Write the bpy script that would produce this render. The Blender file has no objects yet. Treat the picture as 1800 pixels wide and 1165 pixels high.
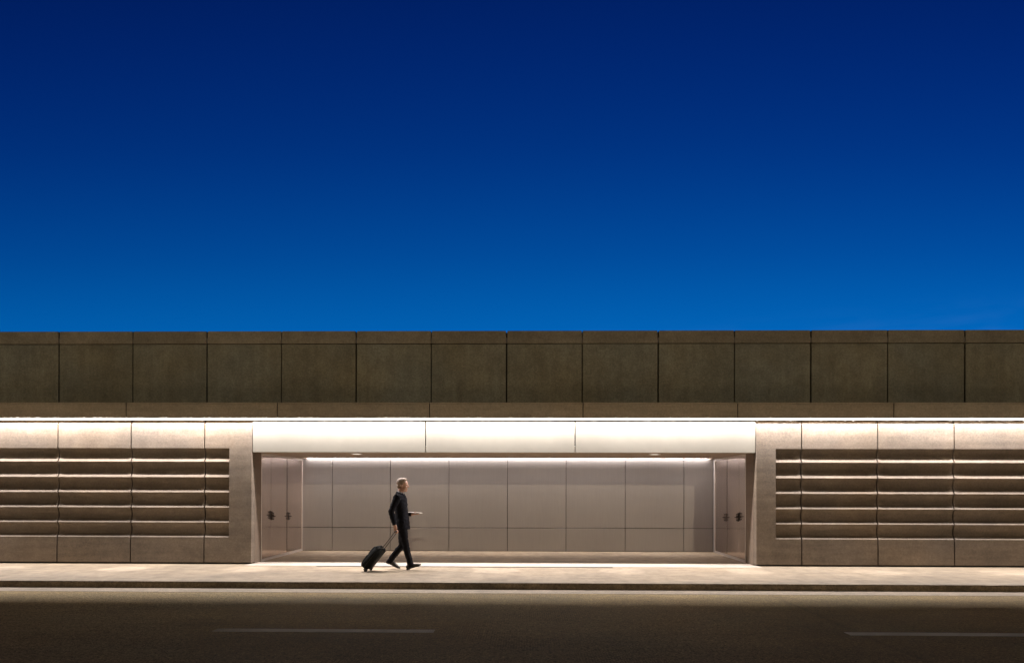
import bpy, bmesh, math, random
from mathutils import Vector, Matrix, Quaternion
random.seed(4)
S = bpy.context.scene
C = S.collection
PI = math.pi

# ------------------------------------------------------------------ camera
F, W, H = 1300.0, 1800.0, 1165.0          # focal length in photo pixels, photo size
HY, VPX, ROLL = 860.0, 925.0, 0.0023
CAM = Vector((0, 0, 1.65))
TH = math.atan((VPX - 900) / F)
_r, _u, _f = Vector((math.cos(TH), math.sin(TH), 0)), Vector((0, 0, 1)), Vector((-math.sin(TH), math.cos(TH), 0))
R_ = _r * math.cos(ROLL) + _u * math.sin(ROLL)
U_ = _u * math.cos(ROLL) - _r * math.sin(ROLL)


def ray(px, py):
    return R_ * ((px - 900) / F) - U_ * ((py - HY) / F) + _f


def at(px, py, D):                          # measuring aid: point of the photo at distance D
    d = ray(px, py)
    return CAM + d * (D / d.y)


def X(px, D, py=860):
    return at(px, py, D).x


def depth(px, x):                           # distance at which the plane X=x shows at px
    d = ray(px, 880)
    return x / d.x * d.y


cd = bpy.data.cameras.new('camera')
cam = bpy.data.objects.new('camera', cd)
C.objects.link(cam)
cd.sensor_fit = 'HORIZONTAL'
cd.sensor_width = 36
cd.lens = 36 * F / W
cd.shift_y = (HY - H / 2) / W
cd.clip_end = 2000
m = Matrix.Identity(4)
for i in range(3):
    m[i][0], m[i][1], m[i][2], m[i][3] = R_[i], U_[i], -_f[i], CAM[i]
cam.matrix_world = m
S.camera = cam

# ------------------------------------------------------------------ helpers


class MB:
    def __init__(s):
        s.bm = bmesh.new()

    def box(s, x0, x1, y0, y1, z0, z1, c=0.0, mat=None):
        t = bmesh.new()
        bmesh.ops.create_cube(t, size=1)
        bmesh.ops.scale(t, vec=(x1 - x0, y1 - y0, z1 - z0), verts=t.verts)
        if c:
            bmesh.ops.bevel(t, geom=t.edges[:], offset=c, segments=1 if c < .01 else 3, affect='EDGES')
        bmesh.ops.translate(t, vec=((x0 + x1) / 2, (y0 + y1) / 2, (z0 + z1) / 2), verts=t.verts)
        if mat is not None:
            bmesh.ops.transform(t, matrix=mat, verts=t.verts)
        s.add(t)
        return s

    def add(s, t):
        mp = [s.bm.verts.new(v.co) for v in t.verts]
        t.verts.index_update()
        for f in t.faces:
            try:
                s.bm.faces.new([mp[v.index] for v in f.verts])
            except ValueError:
                pass
        t.free()

    def tube(s, pts, rad, n=14, cap=True, up=None):
        """loft of ellipses; rad = number or (a, b): a across 'up'-side axis, b along up"""
        pts = [Vector(p) for p in pts]
        rings = []
        for i, p in enumerate(pts):
            t = (pts[min(i + 1, len(pts) - 1)] - pts[max(i - 1, 0)]).normalized()
            ref = Vector(up) if up else (Vector((0, 1, 0)) if abs(t.y) < .9 else Vector((0, 0, 1)))
            a = ref.cross(t).normalized()
            b = t.cross(a).normalized()
            r = rad[i] if isinstance(rad, (list, tuple)) and len(rad) == len(pts) and not (isinstance(rad, tuple)) else rad
            ra, rb = r if isinstance(r, tuple) else (r, r)
            rings.append([s.bm.verts.new(p + a * (ra * math.cos(2 * PI * k / n)) + b * (rb * math.sin(2 * PI * k / n))) for k in range(n)])
        for q, w in zip(rings, rings[1:]):
            for k in range(n):
                s.bm.faces.new((q[k], q[(k + 1) % n], w[(k + 1) % n], w[k]))
        if cap:
            s.bm.faces.new(rings[0][::-1])
            s.bm.faces.new(rings[-1])
        return s

    def ball(s, c, r, n=16, rot=None):
        t = bmesh.new()
        bmesh.ops.create_uvsphere(t, u_segments=n, v_segments=n // 2 + 2, radius=1)
        rr = r if isinstance(r, tuple) else (r, r, r)
        bmesh.ops.scale(t, vec=rr, verts=t.verts)
        if rot:
            bmesh.ops.rotate(t, cent=(0, 0, 0), matrix=Matrix.Rotation(rot, 3, 'Y'), verts=t.verts)
        bmesh.ops.translate(t, vec=c, verts=t.verts)
        s.add(t)
        return s

    def mesh(s, name):
        me = bpy.data.meshes.new(name)
        bmesh.ops.recalc_face_normals(s.bm, faces=s.bm.faces[:])
        s.bm.to_mesh(me)
        s.bm.free()
        return me

    def build(s, name, mat, parent=None, smooth=False):
        return link(name, s.mesh(name), mat, parent, smooth)


def link(name, me, mat, parent=None, smooth=False):
    me.materials.clear()
    me.materials.append(mat)
    o = bpy.data.objects.new(name, me)
    C.objects.link(o)
    if smooth:
        for p in me.polygons:
            p.use_smooth = True
    if parent:
        o.parent = parent
        loc = parent.location if parent.parent is None else Vector()
        o.matrix_parent_inverse = Matrix.Translation(-loc)
    return o


def remesh(mb, name, mat, parent, voxel, smooth=5, disp=None):
    """union of overlapping lofts into one continuous surface"""
    me = mb.mesh(name)
    t = bpy.data.objects.new('temporary', me)
    C.objects.link(t)
    r = t.modifiers.new('r', 'REMESH')
    r.mode = 'VOXEL'
    r.voxel_size = voxel
    if smooth:
        k = t.modifiers.new('s', 'SMOOTH')
        k.iterations = smooth
        k.factor = .5
    dg = bpy.context.evaluated_depsgraph_get()
    dg.update()
    new = bpy.data.meshes.new_from_object(t.evaluated_get(dg))
    bpy.data.objects.remove(t)
    if disp:
        from mathutils import noise
        new.update()
        ns = [v.normal.copy() for v in new.vertices]
        for v, n in zip(new.vertices, ns):
            p = v.co
            v.co = p + n * disp(p, noise)
    new.name = name
    return link(name, new, mat, parent, True)


def empty(name, loc, label, cat, group=None):
    o = bpy.data.objects.new(name, None)
    C.objects.link(o)
    o.location = loc
    o.empty_display_size = .2
    tag(o, label, cat, group)
    return o


def tag(o, label=None, cat=None, group=None, kind=None):
    for k, v in (('label', label), ('category', cat), ('group', group), ('kind', kind)):
        if v:
            o[k] = v


# ------------------------------------------------------------------ materials
def nt(name):
    m = bpy.data.materials.new(name)
    m.use_nodes = True
    n = m.node_tree
    b = n.nodes['Principled BSDF']
    return m, n, b


def N(n, kind, **kw):
    x = n.nodes.new(kind)
    for k, v in kw.items():
        if k in x.inputs:
            x.inputs[k].default_value = v
        else:
            setattr(x, k, v)
    return x


def pos(n, scale=(1, 1, 1)):
    g = N(n, 'ShaderNodeNewGeometry')
    mp = N(n, 'ShaderNodeMapping')
    mp.inputs['Scale'].default_value = scale
    n.links.new(g.outputs['Position'], mp.inputs['Vector'])
    return mp.outputs['Vector']


def noise(n, scale, detail=4, rough=.55, stretch=(1, 1, 1)):
    t = N(n, 'ShaderNodeTexNoise')
    t.inputs['Scale'].default_value = scale
    t.inputs['Detail'].default_value = detail
    t.inputs['Roughness'].default_value = rough
    n.links.new(pos(n, stretch), t.inputs['Vector'])
    return t.outputs['Fac']


def rng(n, sock, lo, hi, a=.25, b=.75):
    r = N(n, 'ShaderNodeMapRange')
    for i, v in zip((1, 2, 3, 4), (a, b, lo, hi)):
        r.inputs[i].default_value = v
    n.links.new(sock, r.inputs[0])
    return r.outputs[0]


def mul(n, a, b, op='MULTIPLY'):
    x = N(n, 'ShaderNodeMath')
    x.operation = op
    for i, v in enumerate((a, b)):
        if isinstance(v, (int, float)):
            x.inputs[i].default_value = v
        else:
            n.links.new(v, x.inputs[i])
    return x.outputs[0]


def tint(n, base, fac):                     # base colour times a scalar
    x = N(n, 'ShaderNodeVectorMath')
    x.operation = 'SCALE'
    if isinstance(base, tuple):
        x.inputs[0].default_value = base
    else:
        n.links.new(base, x.inputs[0])
    n.links.new(fac, x.inputs['Scale'])
    return x.outputs[0]


def mixc(n, fac, a, b):
    x = N(n, 'ShaderNodeMix')
    x.data_type = 'RGBA'
    if isinstance(fac, float):
        x.inputs[0].default_value = fac
    else:
        n.links.new(fac, x.inputs[0])
    for i, v in ((6, a), (7, b)):
        if isinstance(v, tuple):
            x.inputs[i].default_value = (*v, 1)
        else:
            n.links.new(v, x.inputs[i])
    return x.outputs[2]


def bump(n, b, h, strength, dist=.01):
    u = N(n, 'ShaderNodeBump')
    u.inputs['Strength'].default_value = strength
    u.inputs['Distance'].default_value = dist
    n.links.new(h, u.inputs['Height'])
    n.links.new(u.outputs[0], b.inputs['Normal'])


def concrete(name, base, alt, var=.16, streak=.1, grain=.12, rough=.8, bmp=.25, panel=.08, stretch=(.5, .5, 5)):
    m, n, b = nt(name)
    f = rng(n, noise(n, .9, 5, .6), 1 - var, 1 + var)
    f = mul(n, f, rng(n, noise(n, 1.6, 5, .6, stretch), 1 - streak, 1 + streak))
    fine = noise(n, 90, 3, .7)
    f = mul(n, f, rng(n, fine, 1 - grain, 1 + grain))
    f = mul(n, f, rng(n, noise(n, 26, 4, .7), 1 - grain, 1 + grain, .3, .7))
    f = mul(n, f, rng(n, noise(n, 5, 5, .65), 1 - grain * .6, 1 + grain * .6, .3, .7))
    if panel:
        oi = N(n, 'ShaderNodeObjectInfo')
        f = mul(n, f, rng(n, oi.outputs['Random'], 1 - panel, 1 + panel, 0, 1))
    col = mixc(n, rng(n, noise(n, .55, 3, .6), 0., 1., .35, .65), base, alt)
    n.links.new(tint(n, col, f), b.inputs['Base Color'])
    b.inputs['Roughness'].default_value = rough
    b.inputs['Specular IOR Level'].default_value = .3
    bump(n, b, fine, bmp, .004)
    return m


def plain(name, col, rough=.6, metal=0., var=.08, scale=30, bmp=.1):
    m, n, b = nt(name)
    t = noise(n, scale, 4, .6)
    n.links.new(tint(n, col, rng(n, t, 1 - var, 1 + var)), b.inputs['Base Color'])
    b.inputs['Roughness'].default_value = rough
    b.inputs['Metallic'].default_value = metal
    if bmp:
        bump(n, b, t, bmp, .003)
    return m


def glow(name, col, strength):
    m, n, b = nt(name)
    b.inputs['Base Color'].default_value = (.8, .8, .8, 1)
    b.inputs['Emission Color'].default_value = (*col, 1)
    b.inputs['Emission Strength'].default_value = strength
    return m


LEDC = (1.0, .945, .945)
M = {}
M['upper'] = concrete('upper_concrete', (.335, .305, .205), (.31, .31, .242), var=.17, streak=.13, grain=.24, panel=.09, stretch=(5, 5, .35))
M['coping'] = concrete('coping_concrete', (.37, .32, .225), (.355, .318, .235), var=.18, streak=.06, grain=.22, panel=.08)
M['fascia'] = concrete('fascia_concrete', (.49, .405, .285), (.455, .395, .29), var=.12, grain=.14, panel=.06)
M['wall'] = concrete('precast_concrete', (.18, .139, .100), (.162, .132, .104), var=.22, streak=.2, grain=.18, panel=.06)
M['dark'] = plain('joint_dark', (.02, .017, .013), .95, var=.2)
M['white'] = plain('white_painted_metal', (.24, .222, .185), .55, var=.06, scale=3)
M['trough'] = plain('trough_white', (.8, .78, .75), .6, var=.02)
M['gray'] = plain('dark_grey_metal', (.10, .09, .08), .6, var=.05)
M['soffit'] = plain('soffit_paint', (.36, .27, .19), .6, var=.05)
M['reveal'] = concrete('reveal_concrete', (.19, .14, .105), (.18, .14, .10), grain=.1, panel=0)
M['shell'] = concrete('roof_concrete', (.25, .23, .2), (.22, .2, .18), panel=0)
M['led'] = glow('led_diffuser', LEDC, 3)
M['ledback'] = glow('led_back_diffuser', (1.0, .90, .87), 3)
M['lamp'] = glow('downlight_lens', (1, .9, .78), 2)
M['handle'] = plain('bronze_handle', (.035, .024, .018), .4, .3, bmp=0)
M['trim'] = plain('pale_trim', (.72, .66, .61), .45, .1, var=.03)


def satin(name, col, rough, metal, streakdir, var=.05):
    m, n, b = nt(name)
    t = noise(n, 40, 3, .6, streakdir)
    big = noise(n, .8, 3, .5)
    oi = N(n, 'ShaderNodeObjectInfo')
    f = mul(n, rng(n, t, 1 - var, 1 + var), rng(n, big, 1 - var, 1 + var))
    f = mul(n, f, rng(n, oi.outputs['Random'], .965, 1.035, 0, 1))
    n.links.new(tint(n, col, f), b.inputs['Base Color'])
    n.links.new(rng(n, t, rough * .85, rough * 1.2), b.inputs['Roughness'])
    b.inputs['Metallic'].default_value = metal
    return m


M['back'] = satin('satin_panel', (.38, .358, .345), .5, .25, (1, 1, .06))
M['door'] = satin('brushed_door', (.78, .67, .62), .13, .92, (1, 1, .05), .07)

# pavement: broomed concrete with diagonal trowel sweeps and stains
m, n, b = nt('pavement_concrete')
mp = N(n, 'ShaderNodeMapping')
mp.inputs['Rotation'].default_value = (0, 0, math.radians(38))
mp.inputs['Scale'].default_value = (.6, 9, 1)
g = N(n, 'ShaderNodeNewGeometry')
n.links.new(g.outputs['Position'], mp.inputs['Vector'])
tx = N(n, 'ShaderNodeTexNoise')
tx.inputs['Scale'].default_value = 2.2
tx.inputs['Detail'].default_value = 5
n.links.new(mp.outputs[0], tx.inputs['Vector'])
f = mul(n, rng(n, tx.outputs['Fac'], .72, 1.18, .3, .7), rng(n, noise(n, .7, 5, .65), .74, 1.16))
fine = noise(n, 110, 3, .7)
f = mul(n, f, rng(n, fine, .88, 1.1))
f = mul(n, f, rng(n, noise(n, 5, 6, .7, (1, .6, 1)), .74, 1.10, .3, .58))
col = mixc(n, rng(n, noise(n, .5, 4, .6), 0., 1., .35, .65), (.38, .292, .195), (.36, .285, .20))
n.links.new(tint(n, col, f), b.inputs['Base Color'])
b.inputs['Roughness'].default_value = .75
bump(n, b, fine, .3, .004)
M['pave'] = m
M['kerb'] = concrete('kerb_concrete', (.25, .19, .115), (.17, .135, .09), var=.3, streak=.25, grain=.4, panel=0, stretch=(1, 1, 8))

# road: dark tined concrete
JX = 3.86


def roadmat(name, a, c, paint=False):
    m, n, b = nt(name)
    g = N(n, 'ShaderNodeNewGeometry')
    sx = N(n, 'ShaderNodeSeparateXYZ')
    n.links.new(g.outputs['Position'], sx.inputs[0])
    wv = N(n, 'ShaderNodeTexWave')
    wv.bands_direction = 'X'
    wv.inputs['Scale'].default_value = 11
    wv.inputs['Distortion'].default_value = .6
    wv.inputs['Detail'].default_value = 1
    n.links.new(g.outputs['Position'], wv.inputs['Vector'])
    patch = rng(n, noise(n, .8, 3, .5), 0., 1., .48, .62)
    tine = mul(n, 1, mul(n, patch, rng(n, wv.outputs['Fac'], .0, .22, .2, .6)), 'SUBTRACT')
    f = mul(n, rng(n, noise(n, .45, 5, .6, (.4, 1.6, 1)), .72, 1.25), tine)
    fine = noise(n, 70, 3, .75)
    f = mul(n, f, rng(n, fine, .35, 1.65, .35, .65))
    f = mul(n, f, mul(n, rng(n, noise(n, 9, 5, .7), .72, 1.28, .3, .7), rng(n, noise(n, 30, 3, .75), .35, 1.65, .32, .68)))
    speck = rng(n, noise(n, 45, 2, .5), 1., 2.0, .69, .76)
    f = mul(n, f, speck)
    # tarred transverse joint
    d = mul(n, mul(n, sx.outputs[0], JX, 'SUBTRACT'), rng(n, noise(n, 2.5, 3), -.03, .03), 'ADD')
    ab = N(n, 'ShaderNodeMath')
    ab.operation = 'ABSOLUTE'
    n.links.new(d, ab.inputs[0])
    f = mul(n, f, rng(n, ab.outputs[0], .78, 1., .02, .06))
    col = mixc(n, rng(n, noise(n, .35, 4, .6), 0., 1., .35, .65), a, c)
    if paint:
        wear = mul(n, rng(n, noise(n, 12, 6, .7), .55, 1., .30, .40), rng(n, wv.outputs['Fac'], .88, 1., .1, .5))
        # fades out towards its left end
        wear = mul(n, wear, rng(n, sx.outputs[0], .2, 1., -3.7, -2.9))
        col = mixc(n, mul(n, wear, .99), tint(n, col, f), (.92, .88, .77))
        n.links.new(col, b.inputs['Base Color'])
    else:
        n.links.new(tint(n, col, f), b.inputs['Base Color'])
    b.inputs['Roughness'].default_value = .8
    b.inputs['Specular IOR Level'].default_value = .25
    bump(n, b, fine, .5, .006)
    return m


M['road'] = roadmat('road_surface', (.33, .228, .095), (.285, .218, .105))
M['paint'] = roadmat('lane_paint', (.33, .228, .095), (.285, .218, .105), True)
M['gutter'] = concrete('gutter_concrete', (.44, .355, .265), (.40, .33, .25), var=.2, grain=.25, panel=0, stretch=(.3, 4, 1))
M['ground'] = concrete('ground_dirt', (.1, .085, .06), (.08, .07, .05), panel=0)
for q in ('led', 'ledback', 'lamp'):        # the strip lamps light the scene, these only glow
    M[q].cycles.emission_sampling = 'NONE'


def strip_lamp(name, loc, sx, sy, radiance, col, spread=180):
    d = bpy.data.lights.new(name, 'AREA')
    d.shape = 'RECTANGLE'
    d.size, d.size_y = sx, sy
    d.energy = radiance * PI * sx * sy
    d.color = col
    d.spread = math.radians(spread)
    o = bpy.data.objects.new(name, d)
    C.objects.link(o)
    o.location = loc
    return o


M['grate'] = plain('drain_iron', (.045, .04, .035), .6, .5)

# ------------------------------------------------------------------ distances and levels
SW = .11                                   # pavement level, road is 0
DW, DU, DF, DB = 15.05, 14.92, 14.67, 18.46  # lower wall, upper wall, fascia, back of the recess
MOD = 1.524
Z_TOP, Z_CAP, Z_FT, Z_FB, Z_WT, Z_WB = 4.85, 4.59, 3.377, 3.066, 3.05, .146
Z_HB = 2.402
XL = (X(440.5, DW, 770) + X(533.5, DB)) / 2
XR = (X(1326.5, DW, 770) + X(1256, DB)) / 2
XA, XZ = -19.0, 19.0                       # ends of the building

# ------------------------------------------------------------------ ground
def sheet(name, x0, x1, y0, y1, z, mat, thick=0):
    mb = MB()
    if thick:
        mb.box(x0, x1, y0, y1, z - thick, z)
    else:
        vs = [mb.bm.verts.new(p) for p in ((x0, y0, z), (x1, y0, z), (x1, y1, z), (x0, y1, z))]
        mb.bm.faces.new(vs)
    o = mb.build(name, mat)
    tag(o, kind='structure')
    return o


KF = 12.2                                  # front of the kerb
sheet('ground', -400, 400, -300, 500, -.06, M['ground'])
sheet('road', -60, 60, -9, KF - .46, 0, M['road'], .05)
sheet('gutter', -60, 60, KF - .457, KF + .01, .003, M['gutter'], .05)
# kerb: profile with a slightly battered face and a worn, uneven top edge
mb = MB()
prev = None
xs = [-60 + .12 * i for i in range(1001)]
from mathutils import noise as mn
for x in xs:
    e = mn.noise(Vector((x * .9, 0, 3))) * .008 + mn.noise(Vector((x * 6, 1, 3))) * .004
    chip = max(0, mn.noise(Vector((x * 2.3, 5, 3))) - .45) * .06
    pr = [(KF, -.03), (KF, .004), (KF + .015 + e, SW - .022 - chip), (KF + .032 + e, SW - .003 - chip * .5), (KF + .15, SW), (KF + .15, -.03)]
    cur = [mb.bm.verts.new((x, p[0], p[1])) for p in pr]
    if prev:
        for k in range(len(pr) - 1):
            mb.bm.faces.new((prev[k], prev[k + 1], cur[k + 1], cur[k]))
    prev = cur
o = mb.build('kerb', M['kerb'])
o.data.materials.append(M['pave'])
for p in o.data.polygons:
    if p.normal.z > .85:
        p.material_index = 1
tag(o, kind='structure')
sheet('pavement', -60, 60, KF + .15, 20.0, SW, M['pave'], .2)

M['lit_band'] = concrete('painted_light_strip', (.60, .51, .42), (.56, .49, .41), var=.12, grain=.15, panel=0, stretch=(3, .5, 1))  # bright strip under the trough lamps, painted as a paler sheet on the pavement
sheet('painted_light_band', XL - .05, XR + .05, 14.777, DW + .38, SW + .004, M['lit_band'])

# lane dashes (worn paint on the road)
def dash(x0, x1, label):
    mb = MB()
    y0 = 8.48
    nseg = 60
    rows = []
    for i in range(nseg + 1):
        x = x0 + (x1 - x0) * i / nseg
        a, c = .006 * mn.noise(Vector((x * 5, 0, 0))), .006 * mn.noise(Vector((x * 5, 7, 0)))
        rows.append([mb.bm.verts.new((x, y0 + a, .004)), mb.bm.verts.new((x, y0 + .19 + c, .004))])
    for p, q in zip(rows, rows[1:]):
        mb.bm.faces.new((p[0], q[0], q[1], p[1]))
    o = mb.build('lane_dash', M['paint'])
    tag(o, label, 'road marking', 'painted lane dashes on the road')


dash(X(376, 8.56, 1108), X(763, 8.56, 1109), 'worn white lane dash on the road in front of the walking man and his suitcase')
dash(X(1490, 8.56, 1113), X(1490, 8.56, 1113) + 3.05, 'whiter lane dash on the road before the right slatted wall')

# trench drain in front of the recess
dx0, dx1 = X(557, 14.72, 996), X(1077, 14.72, 996)
dr = empty('trench_drain', ((dx0 + dx1) / 2, 14.72, SW), 'thin dark drain channel set in the pale pavement along the entrance recess', 'drain')
mb = MB()
mb.box(dx0, dx1, 14.665, 14.68, SW - .02, SW + .004)
mb.box(dx0, dx1, 14.76, 14.775, SW - .02, SW + .004)
mb.build('drain_frame', M['grate'], dr)
mb = MB()
k = dx0
mb.box(dx0, dx1, 14.681, 14.759, SW - .02, SW + .0015)
while k < dx1 - .03:
    mb.box(k, k + .018, 14.682, 14.758, SW, SW + .0035)
    k += .04
mb.build('drain_grate', M['grate'], dr)

# ------------------------------------------------------------------ the terminal
B = empty('terminal_building', (0, DW, SW), 'long low concrete terminal with slatted walls and a recessed entrance under a lit canopy', 'building')
mb = MB()
T = .14
mb.box(XA, XZ, DU + T, DU + .5, 3.42, Z_TOP - .012)                # backing of the upper wall
mb.box(XA, XZ, DU + .5, 30, 2.75, Z_TOP - .25)                     # roof block
mb.box(XA, XL - .2, DW + .18, 30, SW - .05, 2.74)                  # behind the left wall
mb.box(XR + .2, XZ, DW + .18, 30, SW - .05, 2.74)                  # behind the right wall
mb.box(XL - .19, XR + .19, DB + .06, 30, SW - .05, 2.74)
mb.build('building_shell', M['dark'], B)
MB().box(XA, XZ, DU + .01, 30.1, Z_TOP - .24, Z_TOP - .14).build('roof', M['shell'], B)

# upper wall: panels and coping panels, joints where the photograph shows them
xj = X(758, DU, 650)
k0 = math.floor((XA - xj) / MOD) + 1
for k in range(k0, k0 + int((XZ - XA) / MOD) - 1):
    w0, w1 = (.0145 if k % 2 else .010), (.010 if k % 2 else .0145)
    a, c = xj + k * MOD + w0, xj + (k + 1) * MOD - w1
    j = random.uniform(-.0025, .0025)
    MB().box(a, c, DU + j, DU + T - .002, Z_FT - .07, Z_CAP - .008, .004).build('upper_panel', M['upper'], B)
    MB().box(a, c, DU + j - .003, DU + T + .2, Z_CAP + .007, Z_TOP, .006).build('coping_panel', M['coping'], B)
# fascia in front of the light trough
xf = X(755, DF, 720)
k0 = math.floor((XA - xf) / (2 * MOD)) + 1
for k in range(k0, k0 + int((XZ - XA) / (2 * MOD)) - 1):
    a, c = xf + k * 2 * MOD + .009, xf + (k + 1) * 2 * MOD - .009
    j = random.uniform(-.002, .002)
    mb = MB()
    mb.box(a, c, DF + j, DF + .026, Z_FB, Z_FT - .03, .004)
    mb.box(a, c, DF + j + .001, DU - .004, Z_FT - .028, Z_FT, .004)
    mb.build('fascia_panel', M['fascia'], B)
mb = MB()
MB().box(XA, XZ, DF + .032, DU + .11, 3.262, 3.30).build('light_trough', M['gray'], B)
MB().box(XA, XZ, DU + .1, DU + .11, 3.062, 3.15).build('trough_reveal', M['trough'], B)
MB().box(XA, XZ, DU + .102, DU + .112, 3.151, 3.262).build('trough_back', M['gray'], B)
for k in range(-7, 8):                       # dark gaskets behind the fascia joints
    a = xf + k * 2 * MOD
    if XA < a < XZ:
        MB().box(a - .02, a + .02, DF + .0265, DF + .031, Z_FB + .001, Z_FT - .03).build('joint_gasket', M['dark'], B)
LY, LZ = 14.883, 3.236
ls = MB().box(XA, XZ, LY - .036, LY + .036, LZ + .002, 3.26)
ls.box(XA, XZ, LY - .036, LY - .0285, LZ - .009, LZ + .0015)
ls.box(XA, XZ, LY + .0285, LY + .036, LZ - .009, LZ + .0015)
ls = ls.build('light_strip', M['gray'], B)
k = -6
while k < 7:                                 # one lamp tube behind each fascia panel
    a, c = xf + k * 2 * MOD + .05, xf + (k + 1) * 2 * MOD - .05
    if XA < a and c < XZ:
        MB().box(a, c, LY - .028, LY + .028, LZ - .0095, LZ).build('light_diffuser', M['led'], ls)
        for q in (a + (c - a) * .25, a + (c - a) * .75):
            strip_lamp('trough_lamp', (q, LY, LZ - .0105), (c - a) / 2 - .002, .056, 275, LEDC)
    k += 1

# lower walls: precast panels with six hollowed slats
SLZ = [at(925, y, DW).z for y in (788.0, 811.8, 839.2, 866.2, 892.9, 919.4, 945.4)]
PROF = [(0., 0.), (.008, .012), (.03, .05), (.056, .10), (.074, .16), (.078, .21), (.07, .30), (.055, .40)]


def scoop(t, h):
    """depth of the hollow at t metres under its upper edge, h = height of one slat"""
    u = h - t                                # height over the lower lip
    lip = u * .95
    q = t / h
    hol = .085 * math.sin(PI * min(1, q * .95) ** .9) ** .75 if q > 0 else 0
    return max(0, min(lip, hol))


def zsamples():
    zs = [Z_WT, Z_WT - .05, Z_WT - .066, Z_WT - .2, SLZ[0] + .004, SLZ[0]]
    for a, c in zip(SLZ, SLZ[1:]):
        h = a - c
        for q in (.02, .06, .12, .2, .3, .4, .5, .6, .7, .76, .8, .84, .88, .92, .96, 1.):
            zs.append(a - q * h)
    zs += [SLZ[-1] - .004, .5, .35, .2, Z_WB + .008, Z_WB]
    return zs


ZS = zsamples()


def hollow(z):
    for a, c in zip(SLZ, SLZ[1:]):
        if c <= z <= a:
            return scoop(a - z, a - c)
    return 0.


def front(z):
    y = DW - .028 * (Z_WT - z) / (Z_WT - Z_WB)
    if z > Z_WT - .06:
        y += .03
    if z <= Z_WB + .001:
        y += .008
    return y


def wall_panel(x0, x1, cut0=None, cut1=None, rsoft=(True, True)):
    """cut0/cut1: the slats start/stop inside the panel with a square end"""
    cols = []
    s0, s1 = (x0 if cut0 is None else cut0), (x1 if cut1 is None else cut1)
    if cut0 is not None:
        cols += [(x0, 0, 1), (x0 + .006, 0, 0), ((x0 + s0) / 2, 0, 0), (s0, 0, 0), (s0, 1, 0)]
    else:
        for d in (0, .006, .02, .045, .075, .11):
            cols.append((x0 + d, .70 + .30 * math.sin(min(1, d / .11) * PI / 2), 1 if d == 0 else 0))
    for i in range(1, 8):
        cols.append((s0 + .12 + (s1 - s0 - .24) * i / 8, 1, 0))
    if cut1 is not None:
        cols += [(s1, 1, 0), (s1, 0, 0), ((x1 + s1) / 2, 0, 0), (x1 - .006, 0, 0), (x1, 0, 1)]
    else:
        for d in (.11, .075, .045, .02, .006, 0):
            cols.append((x1 - d, .70 + .30 * math.sin(min(1, d / .11) * PI / 2), 1 if d == 0 else 0))
    mb = MB()
    g = []
    for x, fac, edge in cols:
        g.append([mb.bm.verts.new((x, front(z) + hollow(z) * fac + (.006 if edge else 0), z)) for z in ZS])
    for p, q in zip(g, g[1:]):
        for k in range(len(ZS) - 1):
            if (p[k].co - q[k].co).length < 1e-6 and (p[k + 1].co - q[k + 1].co).length < 1e-6:
                continue
            mb.bm.faces.new((p[k], q[k], q[k + 1], p[k + 1]))
    yb = DW + .16                            # sides, top and bottom
    for col in (g[0], g[-1]):
        bk = [mb.bm.verts.new((v.co.x, yb, v.co.z)) for v in col]
        for k in range(len(ZS) - 1):
            mb.bm.faces.new((col[k], col[k + 1], bk[k + 1], bk[k]))
        if col is g[0]:
            b0 = bk
        else:
            b1 = bk
    mb.bm.faces.new([c[0] for c in g] + [b1[0], b0[0]])
    mb.bm.faces.new([c[-1] for c in g] + [b1[-1], b0[-1]])
    bmesh.ops.remove_doubles(mb.bm, verts=mb.bm.verts[:], dist=1e-6)
    o = mb.build('wall_panel', M['wall'], B)
    return o


GAP = .012
jl = X(359.5, DW, 860)
wall_panel(jl + GAP, XL, cut1=X(403.2, DW))
k = 0
while jl - (k + 1) * MOD > XA:
    wall_panel(jl - (k + 1) * MOD + GAP, jl - k * MOD - GAP)
    k += 1
jr = X(1409, DW, 860)
wall_panel(XR, jr - GAP, cut0=X(1363.3, DW))
k = 0
while jr + (k + 1) * MOD < XZ:
    wall_panel(jr + k * MOD + GAP, jr + (k + 1) * MOD - GAP)
    k += 1
MB().box(XA, XL - .06, DW + .10, DW + .17, SW - .02, Z_WT - .01).build('joint_backing', M['dark'], B)   # dark base recess
MB().box(XR + .06, XZ, DW + .10, DW + .17, SW - .02, Z_WT - .01).build('joint_backing', M['dark'], B)

# white header over the recess
for a, c in ((440.5, 748), (748, 1011), (1011, 1326.5)):
    x0, x1 = X(a, DW, 770) + .010, X(c, DW, 770) - .010
    if a == 440.5:
        x0 = XL + .012
    if c == 1326.5:
        x1 = XR - .012
    MB().box(x0, x1, DW + .004, DW + .10, Z_HB, Z_WT - .004, .004).build('header_panel', M['white'], B)
# recess ceiling with its light slot along the back wall
ZC = Z_HB + .012
SLOT = 17.95
mb = MB()
mb.box(XL - .15, XR + .15, DW + .11, SLOT - .02, ZC, ZC + .1)
mb.box(XL - .15, XR + .15, SLOT - .02, SLOT, ZC - .004, ZC + .28)
mb.box(XL - .15, XL + .10, SLOT + .001, DB, ZC, ZC + .28)
mb.box(XR - .10, XR + .15, SLOT + .001, DB, ZC, ZC + .28)
mb.build('recess_ceiling', M['soffit'], B)
MB().box(XL + .1, XR - .1, SLOT + .001, DB + .05, ZC + .26, ZC + .3).build('slot_ceiling', M['trough'], B)
ls = MB().box(XL + .11, XR - .11, DB - .045, DB - .004, ZC + .066, ZC + .10).build('light_strip', M['trough'], B)
MB().box(XL + .11, XR - .11, DB - .034, DB - .010, ZC + .055, ZC + .065).build('light_diffuser', M['ledback'], ls)

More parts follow.
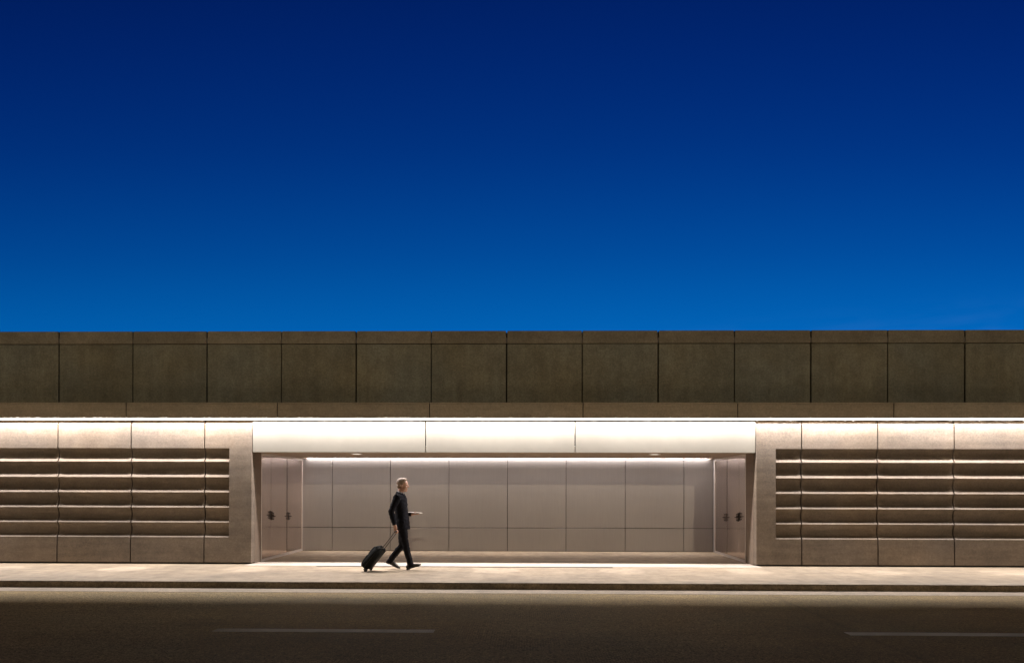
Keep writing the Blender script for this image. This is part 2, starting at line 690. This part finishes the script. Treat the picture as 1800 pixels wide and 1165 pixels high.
nb = 7
for i in range(nb):
    sw = (XR - XL - .24) / nb
    q = XL + .12 + sw * (i + .5)
    strip_lamp('slot_lamp', (q, DB - .022, ZC + .054), sw - .01, .024, 130, (1.0, .90, .87))
    strip_lamp('slot_wash', (q, DB - .27, ZC + .2), sw - .01, .03, 34, (1.0, .91, .88), 62)
# back wall panels
bx = [XL + .002] + [X(p, DB, 900) for p in (584, 686, 789, 892, 995, 1099, 1202)] + [XR - .002]
zj = at(925, 927.5, DB).z
for a, c in zip(bx, bx[1:]):
    for z0, z1 in ((SW + .012, zj - .006), (zj + .006, ZC + .25)):
        MB().box(a + .006, c - .006, DB + random.uniform(-.001, .001), DB + .04, z0, z1, .003).build('back_panel', M['back'], B)

# side walls of the recess with tall metal doors
for s, x, px in ((1, XL, (459, 476.5, 504.5, 530.5)), (-1, XR, (1311, 1299, 1278, 1257.5))):
    d = [depth(p, x) for p in px]

    def sb(u0, u1, y0, y1, z0, z1, c=0., mbx=None):
        q = mbx or MB()
        a, e = sorted((x + s * u0, x + s * u1))
        return q.box(a, e, y0, y1, z0, z1, c)
    sb(-.14, 0, DW + .17, d[0], SW - .02, ZC - .001).build('reveal', M['reveal'], B)
    fr = sb(-.02, .006, d[0], d[0] + .03, SW + .002, ZC - .002)
    sb(-.02, .012, d[3], d[3] + .035, SW + .002, ZC - .002, 0, fr)
    sb(-.02, .009, d[0] + .031, d[3] - .001, ZC - .05, ZC - .002, 0, fr)
    sb(-.02, .009, d[0] + .031, d[3] - .001, SW + .001, SW + .05, 0, fr)
    fr = fr.build('door_frame', M['trim'], B)
    sb(-.14, -.03, d[0], DB + .05, SW - .02, ZC - .003).build('side_backing', M['dark'], B)
    sb(-.03, .0, d[3] + .036, DB, SW + .002, ZC - .003).build('side_panel', M['back'], B)
    leaves = [(d[0] + .034, d[1] - .004), (d[1] + .004, d[2] - .022), (d[2] + .022, d[3] - .006)]
    for i, (a, c) in enumerate(leaves):
        dr_ = sb(-.03, .0, a, c, SW + .054, ZC - .054, .002).build('door', M['door'], B)
        hy = {0: c - .055, 1: a + .055, 2: a + .07}[i]
        hz = at(925, 906.5, (a + c) / 2).z
        q = sb(.0005, .012, hy - .022, hy + .022, hz - .09, hz + .09, .003)
        for zz in (hz + .065, hz - .065):
            sb(.012, .034, hy - .008, hy + .008, zz - .008, zz + .008, .003, q)
        sb(.034, .046, hy - .008, hy + .008, hz - .085, hz + .085, .003, q)
        sb(.012, .08, hy - .009, hy + .009, hz - .012, hz + .008, .003, q)
        q.build('door_handle', M['handle'], dr_)

# spot lamps of the trough: round pools of light on the pavement
for k in range(-6, 7):
    ld = bpy.data.lights.new('trough_spot', 'SPOT')
    ld.energy = 300
    ld.color = LEDC
    ld.spot_size = math.radians(15.5)
    ld.spot_blend = .12
    ld.shadow_soft_size = .006
    lo = bpy.data.objects.new('trough_spot', ld)
    C.objects.link(lo)
    lo.location = (-.57 + 2.4 * k, LY, LZ - .022)
    tgt = Vector((lo.location.x, 14.1, SW))
    lo.rotation_euler = (tgt - lo.location).to_track_quat('-Z', 'Y').to_euler()

# two small downlights in the recess ceiling
for px, lab in ((627, 'small lit round downlight in the recess ceiling nearer the left doors'),
                (1151, 'small lit round downlight in the recess ceiling nearer the right doors')):
    D0 = 15.78
    x = X(px, D0, 798)
    e = empty('downlight', (x, D0, ZC), lab, 'ceiling light', 'downlights in the recess ceiling')
    mb = MB()
    n_ = 28
    vs = []
    for r, z in ((.125, ZC - .002), (.125, ZC - .012), (.10, ZC - .016), (.095, ZC - .004)):
        vs.append([mb.bm.verts.new((x + r * math.cos(2 * PI * i / n_), D0 + r * math.sin(2 * PI * i / n_), z)) for i in range(n_)])
    for p, q in zip(vs, vs[1:]):
        for i in range(n_):
            mb.bm.faces.new((p[i], p[(i + 1) % n_], q[(i + 1) % n_], q[i]))
    mb.build('trim_ring', M['trough'], e)
    mb = MB()
    mb.tube([(x, D0, ZC - .003), (x, D0, ZC - .013)], .094, n_)
    mb.build('lens', M['lamp'], e)

# ------------------------------------------------------------------ the walking man
DP = 14.1
PX0 = X(705, DP, 1000)
P0 = Vector((PX0, DP, SW))


def at_p(*p):
    return P0 + Vector(p)


def ch(mb, pts, rad, n=14, up=None):
    return mb.tube([at_p(*p) for p in pts], rad, n, True, up)


def fabric(name, col, rough=.85, sheen=.0):
    m, n, b = nt(name)
    f = mul(n, rng(n, noise(n, 9, 4, .6), .8, 1.25), rng(n, noise(n, 260, 2, .6), .85, 1.15))
    n.links.new(tint(n, col, f), b.inputs['Base Color'])
    b.inputs['Roughness'].default_value = rough
    b.inputs['Sheen Weight'].default_value = sheen
    b.inputs['Specular IOR Level'].default_value = .12
    bump(n, b, noise(n, 22, 4, .6), .35, .01)
    return m


M['suit'] = fabric('navy_wool', (.006, .0056, .0085))
M['trouser'] = fabric('dark_trouser', (.006, .0052, .0065))
M['shirt'] = fabric('shirt_cotton', (.5, .48, .5))
M['hair'] = plain('greying_fair_hair', (.27, .19, .13), .55, var=.3, scale=70, bmp=.6)
M['shoe'] = plain('black_leather', (.018, .013, .010), .35, var=.2)
M['sole'] = plain('shoe_sole', (.012, .01, .009), .8)
M['eye'] = plain('eye', (.03, .02, .015), .15, bmp=0)
M['bag'] = fabric('black_nylon', (.006, .0065, .005), .7)
M['rubber'] = plain('black_plastic', (.012, .012, .012), .5)
M['rod'] = plain('dark_metal_rod', (.10, .09, .08), .35, .9, bmp=0)
M['paper'] = plain('paper', (.55, .50, .43), .6, var=.03, bmp=0)
ms, n, b = nt('skin')
f = mul(n, rng(n, noise(n, 22, 4, .6), .9, 1.1), rng(n, noise(n, 6, 3), .92, 1.08))
n.links.new(tint(n, (.50, .28, .19), f), b.inputs['Base Color'])
b.inputs['Roughness'].default_value = .5
b.inputs['Subsurface Weight'].default_value = .08
b.inputs['Subsurface Scale'].default_value = .02
M['skin'] = ms

person = empty('person', P0, 'man in a dark suit mid stride with paper in hand, pulling a wheeled case', 'person')

HIP_N, KNEE_N, ANK_N = (.02, -.09, .88), (.105, -.095, .465), (.215, -.095, .115)
HIP_F, KNEE_F, ANK_F = (.02, .09, .88), (-.005, .095, .45), (-.225, .09, .165)
SH_N, EL_N, WR_N = (-.045, -.185, 1.40), (-.145, -.245, 1.115), (-.075, -.245, .845)
SH_F, EL_F, WR_F = (-.025, .185, 1.40), (-.045, .235, 1.095), (.195, .165, 1.055)
GRIP = Vector((-.05, -.245, .745))

mb = MB()
# torso, neck and head
ch(mb, [(.02, 0, .80), (.02, 0, .92), (.01, 0, 1.06), (-.005, 0, 1.2), (-.02, 0, 1.33), (-.03, 0, 1.41), (-.025, 0, 1.45)],
   [(.155, .105), (.16, .11), (.145, .095), (.155, .105), (.165, .10), (.15, .08), (.07, .055)], 20, (1, 0, 0))
ch(mb, [(-.03, 0, 1.42), (-.012, 0, 1.48), (.004, 0, 1.56)], [(.062, .065), (.057, .059), (.060, .058)], 16, (1, 0, 0))
mb.ball(at_p(.028, 0, 1.652), (.097, .077, .090), 22)
mb.ball(at_p(.062, 0, 1.588), (.060, .060, .098), 22, .12)
mb.ball(at_p(.084, 0, 1.515), (.032, .034, .026), 16)
mb.ball(at_p(.045, 0, 1.535), (.050, .050, .036), 16)
ch(mb, [(.01, .05, 1.55), (.06, .04, 1.518), (.09, .012, 1.508)], [.017, .017, .016], 10)
ch(mb, [(.01, -.05, 1.55), (.06, -.04, 1.518), (.09, -.012, 1.508)], [.017, .017, .016], 10)
ch(mb, [(.114, 0, 1.635), (.128, 0, 1.612), (.141, 0, 1.586), (.130, 0, 1.575)], [.009, .0115, .014, .01], 10)
for s in (-1, 1):
    mb.ball(at_p(.126, .012 * s, 1.579), (.011, .008, .008), 10)          # nostril wings
    ch(mb, [(.114, .008 * s, 1.636), (.108, .035 * s, 1.640), (.085, .055 * s, 1.63)], [.010, .011, .009], 8)   # brow
    mb.ball(at_p(.088, .042 * s, 1.585), (.028, .02, .022), 12)           # cheekbone
    mb.ball(at_p(.022, .079 * s, 1.602), (.021, .010, .033), 12, -.2)     # ear
    mb.ball(at_p(.026, .078 * s, 1.576), (.010, .008, .012), 10)
mb.ball(at_p(.117, 0, 1.548), (.012, .024, .0065), 12)
mb.ball(at_p(.114, 0, 1.535), (.012, .021, .0075), 12)
# legs and feet
for hip, knee, ank, mid, toe in ((HIP_N, KNEE_N, ANK_N, (.255, -.098, .087), (.333, -.098, .104)), (HIP_F, KNEE_F, ANK_F, (-.157, .092, .10), (-.088, .092, .056))):
    h, k, a = Vector(hip), Vector(knee), Vector(ank)
    ch(mb, [h, h.lerp(k, .35), h.lerp(k, .75), k, k.lerp(a, .3), k.lerp(a, .65), a], [.082, .075, .058, .050, .050, .040, .034], 14)
    ch(mb, [a + Vector((0, 0, .01)), mid, toe], [.026, .020, .014], 12)
# arms
for sh, el, wr in ((SH_N, EL_N, WR_N), (SH_F, EL_F, WR_F)):
    s_, e_, w_ = Vector(sh), Vector(el), Vector(wr)
    ch(mb, [s_.lerp(Vector((-.03, 0, 1.38)), .45), s_, s_.lerp(e_, .5), e_, e_.lerp(w_, .35), w_], [.055, .052, .045, .038, .038, (.028, .024)], 14)
# hand of the near arm: closed round the case handle
g = GRIP
w_ = Vector(WR_N)
ch(mb, [w_ + Vector((0, 0, .02)), w_.lerp(g, .35), w_.lerp(g, .7) + Vector((-.004, 0, .004)), g + Vector((.004, 0, .03))], [(.024, .030), (.022, .036), (.02, .042), (.016, .040)], 14, (1, 0, 0))
for i, (dy, ln, r) in enumerate(((.030, .95, .0088), (.010, 1.05, .0092), (-.011, 1.0, .0088), (-.031, .85, .0078))):
    q = [(.010, .028), (.030, .010), (.026, -.018), (.002, -.027), (-.020, -.016), (-.024, .002)]
    q = q[:6] if ln > .9 else q[:5] + [(-.023, -.008)]
    ch(mb, [(g.x + a * ln, g.y + dy, g.z + c * ln) for a, c in q], [r * 1.1, r * 1.1, r, r, r * .95, r * .8], 10)
ch(mb, [(g.x - .012, g.y + .036, g.z + .062), (g.x - .030, g.y + .048, g.z + .034), (g.x - .030, g.y + .040, g.z + .008), (g.x - .022, g.y + .022, g.z - .004)], [.013, .0115, .010, .008], 10)
# hand of the far arm: flat under the paper, thumb on top
w_ = Vector(WR_F)
hd = Vector((.27, .115, 1.064))
ch(mb, [w_ - Vector((.02, -.012, 0)), w_, w_.lerp(hd, .5), hd], [(.026, .022), (.028, .02), (.038, .016), (.040, .013)], 14, (0, 0, 1))
dr1 = (hd - w_).normalized()
sd1 = Vector((-dr1.y, dr1.x, 0)).normalized()
for off, ln, r, dz in ((-.030, .066, .0085, .004), (-.010, .080, .009, 0.), (.010, .074, .0086, -.003), (.029, .056, .0076, -.006)):
    k0 = hd + sd1 * off - dr1 * .006
    ch(mb, [k0, k0 + dr1 * ln * .45 + Vector((0, 0, dz - .004)), k0 + dr1 * ln * .75 + Vector((0, 0, dz - .001)), k0 + dr1 * ln + Vector((0, 0, dz + .004))], [r * 1.1, r, r * .95, r * .8], 10)
k0 = w_.lerp(hd, .3) - sd1 * .034
ch(mb, [k0, k0 + Vector((.02, -.018, .012)), k0 + Vector((.042, -.024, .040)), k0 + Vector((.072, -.020, .052))], [.014, .0125, .0105, .008], 10)
remesh(mb, 'body', M['skin'], person, .0052, 4)

for s in (-1, 1):
    MB().ball(at_p(.1085, .031 * s, 1.617), (.010, .0125, .008), 12).build('eye', M['eye'], person, True)

# hair: a cap cut along the hairline, roughened into tufts
mb = MB()
mb.ball(at_p(.012, 0, 1.672), (.104, .0855, .088), 40)
mb.ball(at_p(.062, 0, 1.725), (.05, .06, .028), 20)
geom = mb.bm.verts[:] + mb.bm.edges[:] + mb.bm.faces[:]
bmesh.ops.bisect_plane(mb.bm, geom=geom, plane_co=at_p(.075, 0, 1.672), plane_no=Vector((-.62, 0, .785)).normalized(), clear_inner=True)
bmesh.ops.holes_fill(mb.bm, edges=[e for e in mb.bm.edges if e.is_boundary])
mb.ball(at_p(.028, .073, 1.650), (.030, .014, .028), 12)
mb.ball(at_p(.028, -.073, 1.650), (.030, .014, .028), 12)
mb.ball(at_p(-.046, 0, 1.60), (.036, .058, .05), 16)
remesh(mb, 'hair', M['hair'], person, .006, 2, lambda p, nz: .004 * nz.noise(Vector((p.x * 35, p.y * 90, p.z * 60))) + .003 * nz.noise(p * 22))

# trousers
def folds(a, s):
    return lambda p, nz: a * nz.noise(Vector((p.x * s, p.y * s, p.z * s * 1.7))) + a * .5 * nz.noise(p * s * 2.3)


mb = MB()
ch(mb, [(.02, 0, .78), (.02, 0, .90), (.015, 0, 1.0)], [(.165, .115), (.172, .12), (.16, .108)], 20, (1, 0, 0))
for hip, knee, ank in ((HIP_N, KNEE_N, ANK_N), (HIP_F, KNEE_F, ANK_F)):
    h, k, a = Vector(hip), Vector(knee), Vector(ank)
    b_ = k.lerp(a, 1.10) + Vector((-.012, 0, -.012))
    ch(mb, [h + Vector((0, 0, .02)), h.lerp(k, .3), h.lerp(k, .7), k + Vector((.004, 0, 0)), k.lerp(a, .3) + Vector((-.01, 0, 0)), k.lerp(a, .7) + Vector((-.012, 0, 0)), b_],
       [(.095, .10), (.088, .098), (.072, .080), (.064, .070), (.062, .072), (.058, .070), (.056, .072)], 16, (0, 1, 0))
remesh(mb, 'trousers', M['trouser'], person, .008, 4, folds(.007, 14))

# jacket
mb = MB()
ch(mb, [(.025, 0, .775), (.022, 0, .86), (.02, 0, .95), (.008, 0, 1.08), (-.008, 0, 1.22), (-.022, 0, 1.34), (-.03, 0, 1.415), (-.03, 0, 1.452), (-.024, 0, 1.478), (-.022, 0, 1.486)],
   [(.195, .148), (.19, .142), (.182, .132), (.172, .122), (.18, .128), (.19, .122), (.172, .10), (.10, .078), (.072, .071), (.066, .064)], 24, (1, 0, 0))
for sh, el, wr in ((SH_N, EL_N, WR_N), (SH_F, EL_F, WR_F)):
    s_, e_, w_ = Vector(sh), Vector(el), Vector(wr)
    c = e_.lerp(w_, .9)
    ch(mb, [s_.lerp(Vector((-.03, 0, 1.36)), .5), s_ + Vector((0, 0, -.005)), s_.lerp(e_, .5), e_, e_.lerp(w_, .4), c],
       [.08, .074, .064, .058, .054, .044], 16)
# lapels and pocket flaps as raised cloth
for s in (-1, 1):
    ch(mb, [(.035, .055 * s, 1.462), (.085, .055 * s, 1.38), (.112, .03 * s, 1.24)], [(.022, .016), (.03, .014), (.012, .01)], 8, (1, 0, 0))
    mb.box(-.02, .10, .126 * s - .012 + (.05 * s), .126 * s + .012 + (.05 * s), .905, .95, .004, Matrix.Translation(P0))
remesh(mb, 'jacket', M['suit'], person, .008, 4, folds(.008, 12))
mb = MB()
ch(mb, [(-.022, 0, 1.455), (-.010, 0, 1.475), (-.002, 0, 1.494)], [(.066, .069), (.064, .066), (.061, .062)], 20, (1, 0, 0))
remesh(mb, 'shirt_collar', M['shirt'], person, .005, 1)


def shoe(ang, loc):
    mt = Matrix.Translation(P0 + Vector(loc)) @ Matrix.Rotation(ang, 4, 'Y')
    mb = MB()
    mb.tube([(-.075, 0, .05), (-.02, 0, .05), (.05, 0, .043), (.11, 0, .034), (.165, 0, .026), (.19, 0, .022)],
            [(.030, .032), (.036, .038), (.042, .035), (.046, .026), (.038, .019), (.018, .010)], 16, True, (0, 0, 1))
    mb.tube([(-.035, 0, .06), (-.025, 0, .10), (-.025, 0, .125)], [(.034, .042), (.036, .042), (.036, .042)], 16, True, (0, 1, 0))
    mb.ball((-.07, 0, .045), (.028, .032, .036), 14)
    bmesh.ops.transform(mb.bm, matrix=mt, verts=mb.bm.verts)
    so = remesh(mb, 'shoe', M['shoe'], person, .005, 3)
    mb = MB()
    prof = [(-.100, .018), (-.088, .030), (-.05, .035), (.0, .033), (.05, .038), (.11, .047), (.155, .042), (.185, .028), (.198, .008)]
    lo, hi = [], []
    ring = [(x, y) for x, y in prof] + [(x, -y) for x, y in prof[::-1]]
    for z in (0.0, .014):
        (lo if z == 0 else hi).extend(mb.bm.verts.new((x, y, z + (.008 if x > .18 else 0))) for x, y in ring)
    for i in range(len(ring)):
        j = (i + 1) % len(ring)
        mb.bm.faces.new((lo[i], lo[j], hi[j], hi[i]))
    mb.bm.faces.new(lo[::-1])
    mb.bm.faces.new(hi)
    mb.box(-.098, -.03, -.032, .032, -.012, .002, .004)
    bmesh.ops.transform(mb.bm, matrix=mt, verts=mb.bm.verts)
    mb.build('sole', M['sole'], so)


shoe(math.radians(-16), (.215, -.098, .044))
shoe(math.radians(27), (-.215, .092, .093))

# paper in the far hand
pp = empty('paper', at_p(.25, .10, 1.09), 'thin pale sheet of folded paper held flat in front of the walking man', 'paper')
mb = MB()
mt = Matrix.Translation(at_p(.235, .095, 1.0905)) @ Matrix.Rotation(math.radians(3), 4, 'Y') @ Matrix.Rotation(math.radians(-8), 4, 'Z')
mb.box(-.145, .145, -.10, .10, -.002, .002, .0008, mt)
mb.build('lower_fold', M['paper'], pp)
mb = MB()
nx = 10
for i in range(nx):
    a, c = -.143 + .286 * i / nx, -.143 + .286 * (i + 1) / nx
    z0, z1 = .003 + .005 * (i / nx) ** 2, .003 + .005 * ((i + 1) / nx) ** 2
    for dz in (0, .0012):
        vs = [mb.bm.verts.new(mt @ Vector(p)) for p in ((a, -.098, z0 + dz), (c, -.098, z1 + dz), (c, .098, z1 + dz), (a, .098, z0 + dz))]
        mb.bm.faces.new(vs)
mb.build('upper_fold', M['paper'], pp)

# suitcase, tipped on its two wheels
b0 = P0 + Vector((-.579, -.245, 0))
case = empty('suitcase', b0, 'black soft wheeled suitcase tipped back and pulled behind the walking man', 'suitcase')
TILT = math.radians(38.5)
mt = Matrix.Translation(b0) @ Matrix.Rotation(math.radians(-9), 4, 'Z') @ Matrix.Rotation(TILT, 4, 'Y')
# wheel radius .032, its centre above the contact point
off = Vector((math.sin(TILT) * -.032, 0, 0)) * 0
mt = mt @ Matrix.Translation((-.0, 0, 0))


def cb(*a):
    return MB().box(*a, mat=mt)


wc = Matrix.Rotation(-TILT, 4, 'Y') @ Vector((0, 0, .032))
bo = cb(wc.x - .145, wc.x + .02, -.17, .17, wc.z + .015, wc.z + .475, .022).build('shell', M['bag'], case, True)
q = MB()
q.box(wc.x - .160, wc.x - .140, -.14, .14, wc.z + .06, wc.z + .25, .012, mt)
q.build('front_pocket', M['bag'], case, True)
q = MB()
q.box(wc.x - .157, wc.x - .140, -.14, .14, wc.z + .275, wc.z + .43, .010, mt)
q.build('front_pocket', M['bag'], case, True)
for zx in (-.05, -.11):
    t = MB()
    x_ = wc.x + zx
    z0, z1, y1 = wc.z + .012, wc.z + .478, .173
    path = [(x_, -y1, z0 + .02), (x_, -y1, z1 - .02), (x_, -y1 + .02, z1), (x_, y1 - .02, z1), (x_, y1, z1 - .02), (x_, y1, z0 + .02)]
    t.tube([mt @ Vector(p) for p in path], .004, 6)
    t.build('zip', M['rubber'], case)
t = MB()                                      # carry handle on top
t.tube([mt @ Vector(p) for p in ((wc.x - .08, -.07, wc.z + .47), (wc.x - .08, -.06, wc.z + .50), (wc.x - .08, 0, wc.z + .508), (wc.x - .08, .06, wc.z + .50), (wc.x - .08, .07, wc.z + .47))], .009, 8)
t.build('carry_handle', M['rubber'], case, True)
im = mt.inverted()
gl = im @ (P0 + GRIP)
for y in (-.085, .085):
    t = MB()
    t.tube([mt @ Vector((gl.x, gl.y + y, wc.z + .46)), mt @ Vector((gl.x, gl.y + y, gl.z - .005))], .0075, 8)
    t.build('handle_rod', M['rod'], case, True)
t = MB()
t.tube([mt @ Vector((gl.x, gl.y - .095, gl.z)), mt @ Vector((gl.x, gl.y - .05, gl.z + .003)), mt @ Vector((gl.x, gl.y + .05, gl.z + .003)), mt @ Vector((gl.x, gl.y + .095, gl.z))], [.011, .0135, .0135, .011], 12)
t.build('grip', M['rubber'], case, True)
for y in (-.135, .135):
    t = MB()
    t.tube([mt @ Vector((wc.x, y - .014, wc.z)), mt @ Vector((wc.x, y - .010, wc.z)), mt @ Vector((wc.x, y + .010, wc.z)), mt @ Vector((wc.x, y + .014, wc.z))], [.027, .032, .032, .027], 20)
    wl = t.build('wheel', M['rubber'], case, True)
    t = MB()
    t.box(wc.x - .04, wc.x + .028, y - .024, y - .018, wc.z - .012, wc.z + .03, .003, mt)
    t.box(wc.x - .04, wc.x + .028, y + .018, y + .024, wc.z - .012, wc.z + .03, .003, mt)
    t.build('wheel_housing', M['rubber'], case)

# ------------------------------------------------------------------ light
sd = bpy.data.lights.new('street_glow', 'SUN')  # low warm lamp standing in for unseen street and building lights
sd.energy = .34
sd.angle = math.radians(.5)
sd.color = (1.0, .80, .56)
street_glow = bpy.data.objects.new('street_glow', sd)
C.objects.link(street_glow)
EL, AZ = math.radians(10.5), math.radians(-8)       # from behind the camera, slightly right
dirv = Vector((math.sin(AZ) * math.cos(EL), math.cos(AZ) * math.cos(EL), -math.sin(EL)))
street_glow.rotation_euler = dirv.to_track_quat('-Z', 'Y').to_euler()
street_glow.location = (-8, -30, 10)

w = bpy.data.worlds.new('World')
S.world = w
w.use_nodes = True
n = w.node_tree
bg = n.nodes['Background']
sky = N(n, 'ShaderNodeTexSky')
sky.sky_type = 'NISHITA'
sky.sun_disc = False
sky.sun_elevation = math.radians(-3)
sky.sun_rotation = math.radians(20)
sky.ozone_density = 6
tc = N(n, 'ShaderNodeTexCoord')
sp = N(n, 'ShaderNodeSeparateXYZ')
n.links.new(tc.outputs['Generated'], sp.inputs[0])
cr = N(n, 'ShaderNodeValToRGB')
cr.color_ramp.interpolation = 'B_SPLINE'


def srgb(r, g, b_):
    return tuple((c / 255 / 12.92 if c <= 10 else ((c / 255 + .055) / 1.055) ** 2.4) for c in (r, g, b_))


stops = [(-.05, (2, 70, 140)), (.10, (2, 112, 196)), (.20, (0, 98, 178)), (.30, (0, 72, 150)), (.42, (0, 46, 122)), (.56, (0, 29, 98)), (.70, (0, 12, 44)), (1., (0, 4, 14))]
el = cr.color_ramp.elements
while len(el) < len(stops):
    el.new(.5)
for e_, (p, c) in zip(el, stops):
    e_.position = max(0, p)
    e_.color = (*srgb(*c), 1)
yy = mul(n, mul(n, sp.outputs[1], 0, 'MAXIMUM'), mul(n, mul(n, sp.outputs[1], 0, 'MAXIMUM'), 1), 'MULTIPLY')
hyp = mul(n, mul(n, yy, mul(n, sp.outputs[2], sp.outputs[2]), 'ADD'), .5, 'POWER')
n.links.new(mul(n, sp.outputs[2], mul(n, hyp, .0001, 'ADD'), 'DIVIDE'), cr.inputs[0])
# the afterglow side (+Y) is bright, the sky behind the camera is already night
az = rng(n, sp.outputs[1], .03, 1.0, -.3, .5)
azx = rng(n, sp.outputs[0], .93, 1.14, -.6, .6)
c1 = tint(n, cr.outputs[0], mul(n, az, azx))
cl = N(n, 'ShaderNodeTexNoise')
cl.inputs['Scale'].default_value = 9
cl.inputs['Detail'].default_value = 5
mpc = N(n, 'ShaderNodeMapping')
mpc.inputs['Scale'].default_value = (1, 1, 5)
n.links.new(tc.outputs['Generated'], mpc.inputs['Vector'])
n.links.new(mpc.outputs[0], cl.inputs['Vector'])
cm = mul(n, rng(n, cl.outputs['Fac'], 0., .5, .46, .62), mul(n, rng(n, sp.outputs[2], 1., 0., .15, .225), rng(n, sp.outputs[0], 0., 1., -.1, .45)))
c1 = mixc(n, cm, c1, srgb(44, 108, 188))
sc_ = tint(n, sky.outputs[0], rng(n, sp.outputs[1], .02, .02))
ad = N(n, 'ShaderNodeVectorMath')
ad.operation = 'ADD'
n.links.new(c1, ad.inputs[0])
n.links.new(sc_, ad.inputs[1])
n.links.new(ad.outputs[0], bg.inputs[0])
bg.inputs[1].default_value = 1.0

S.view_settings.view_transform = 'Standard'
S.view_settings.look = 'None'
S.view_settings.exposure = 0
S.view_settings.gamma = 1
S.render.engine = 'CYCLES'
S.cycles.use_denoising = True
S.cycles.max_bounces = 8
S.cycles.diffuse_bounces = 5
S.cycles.sample_clamp_indirect = 4
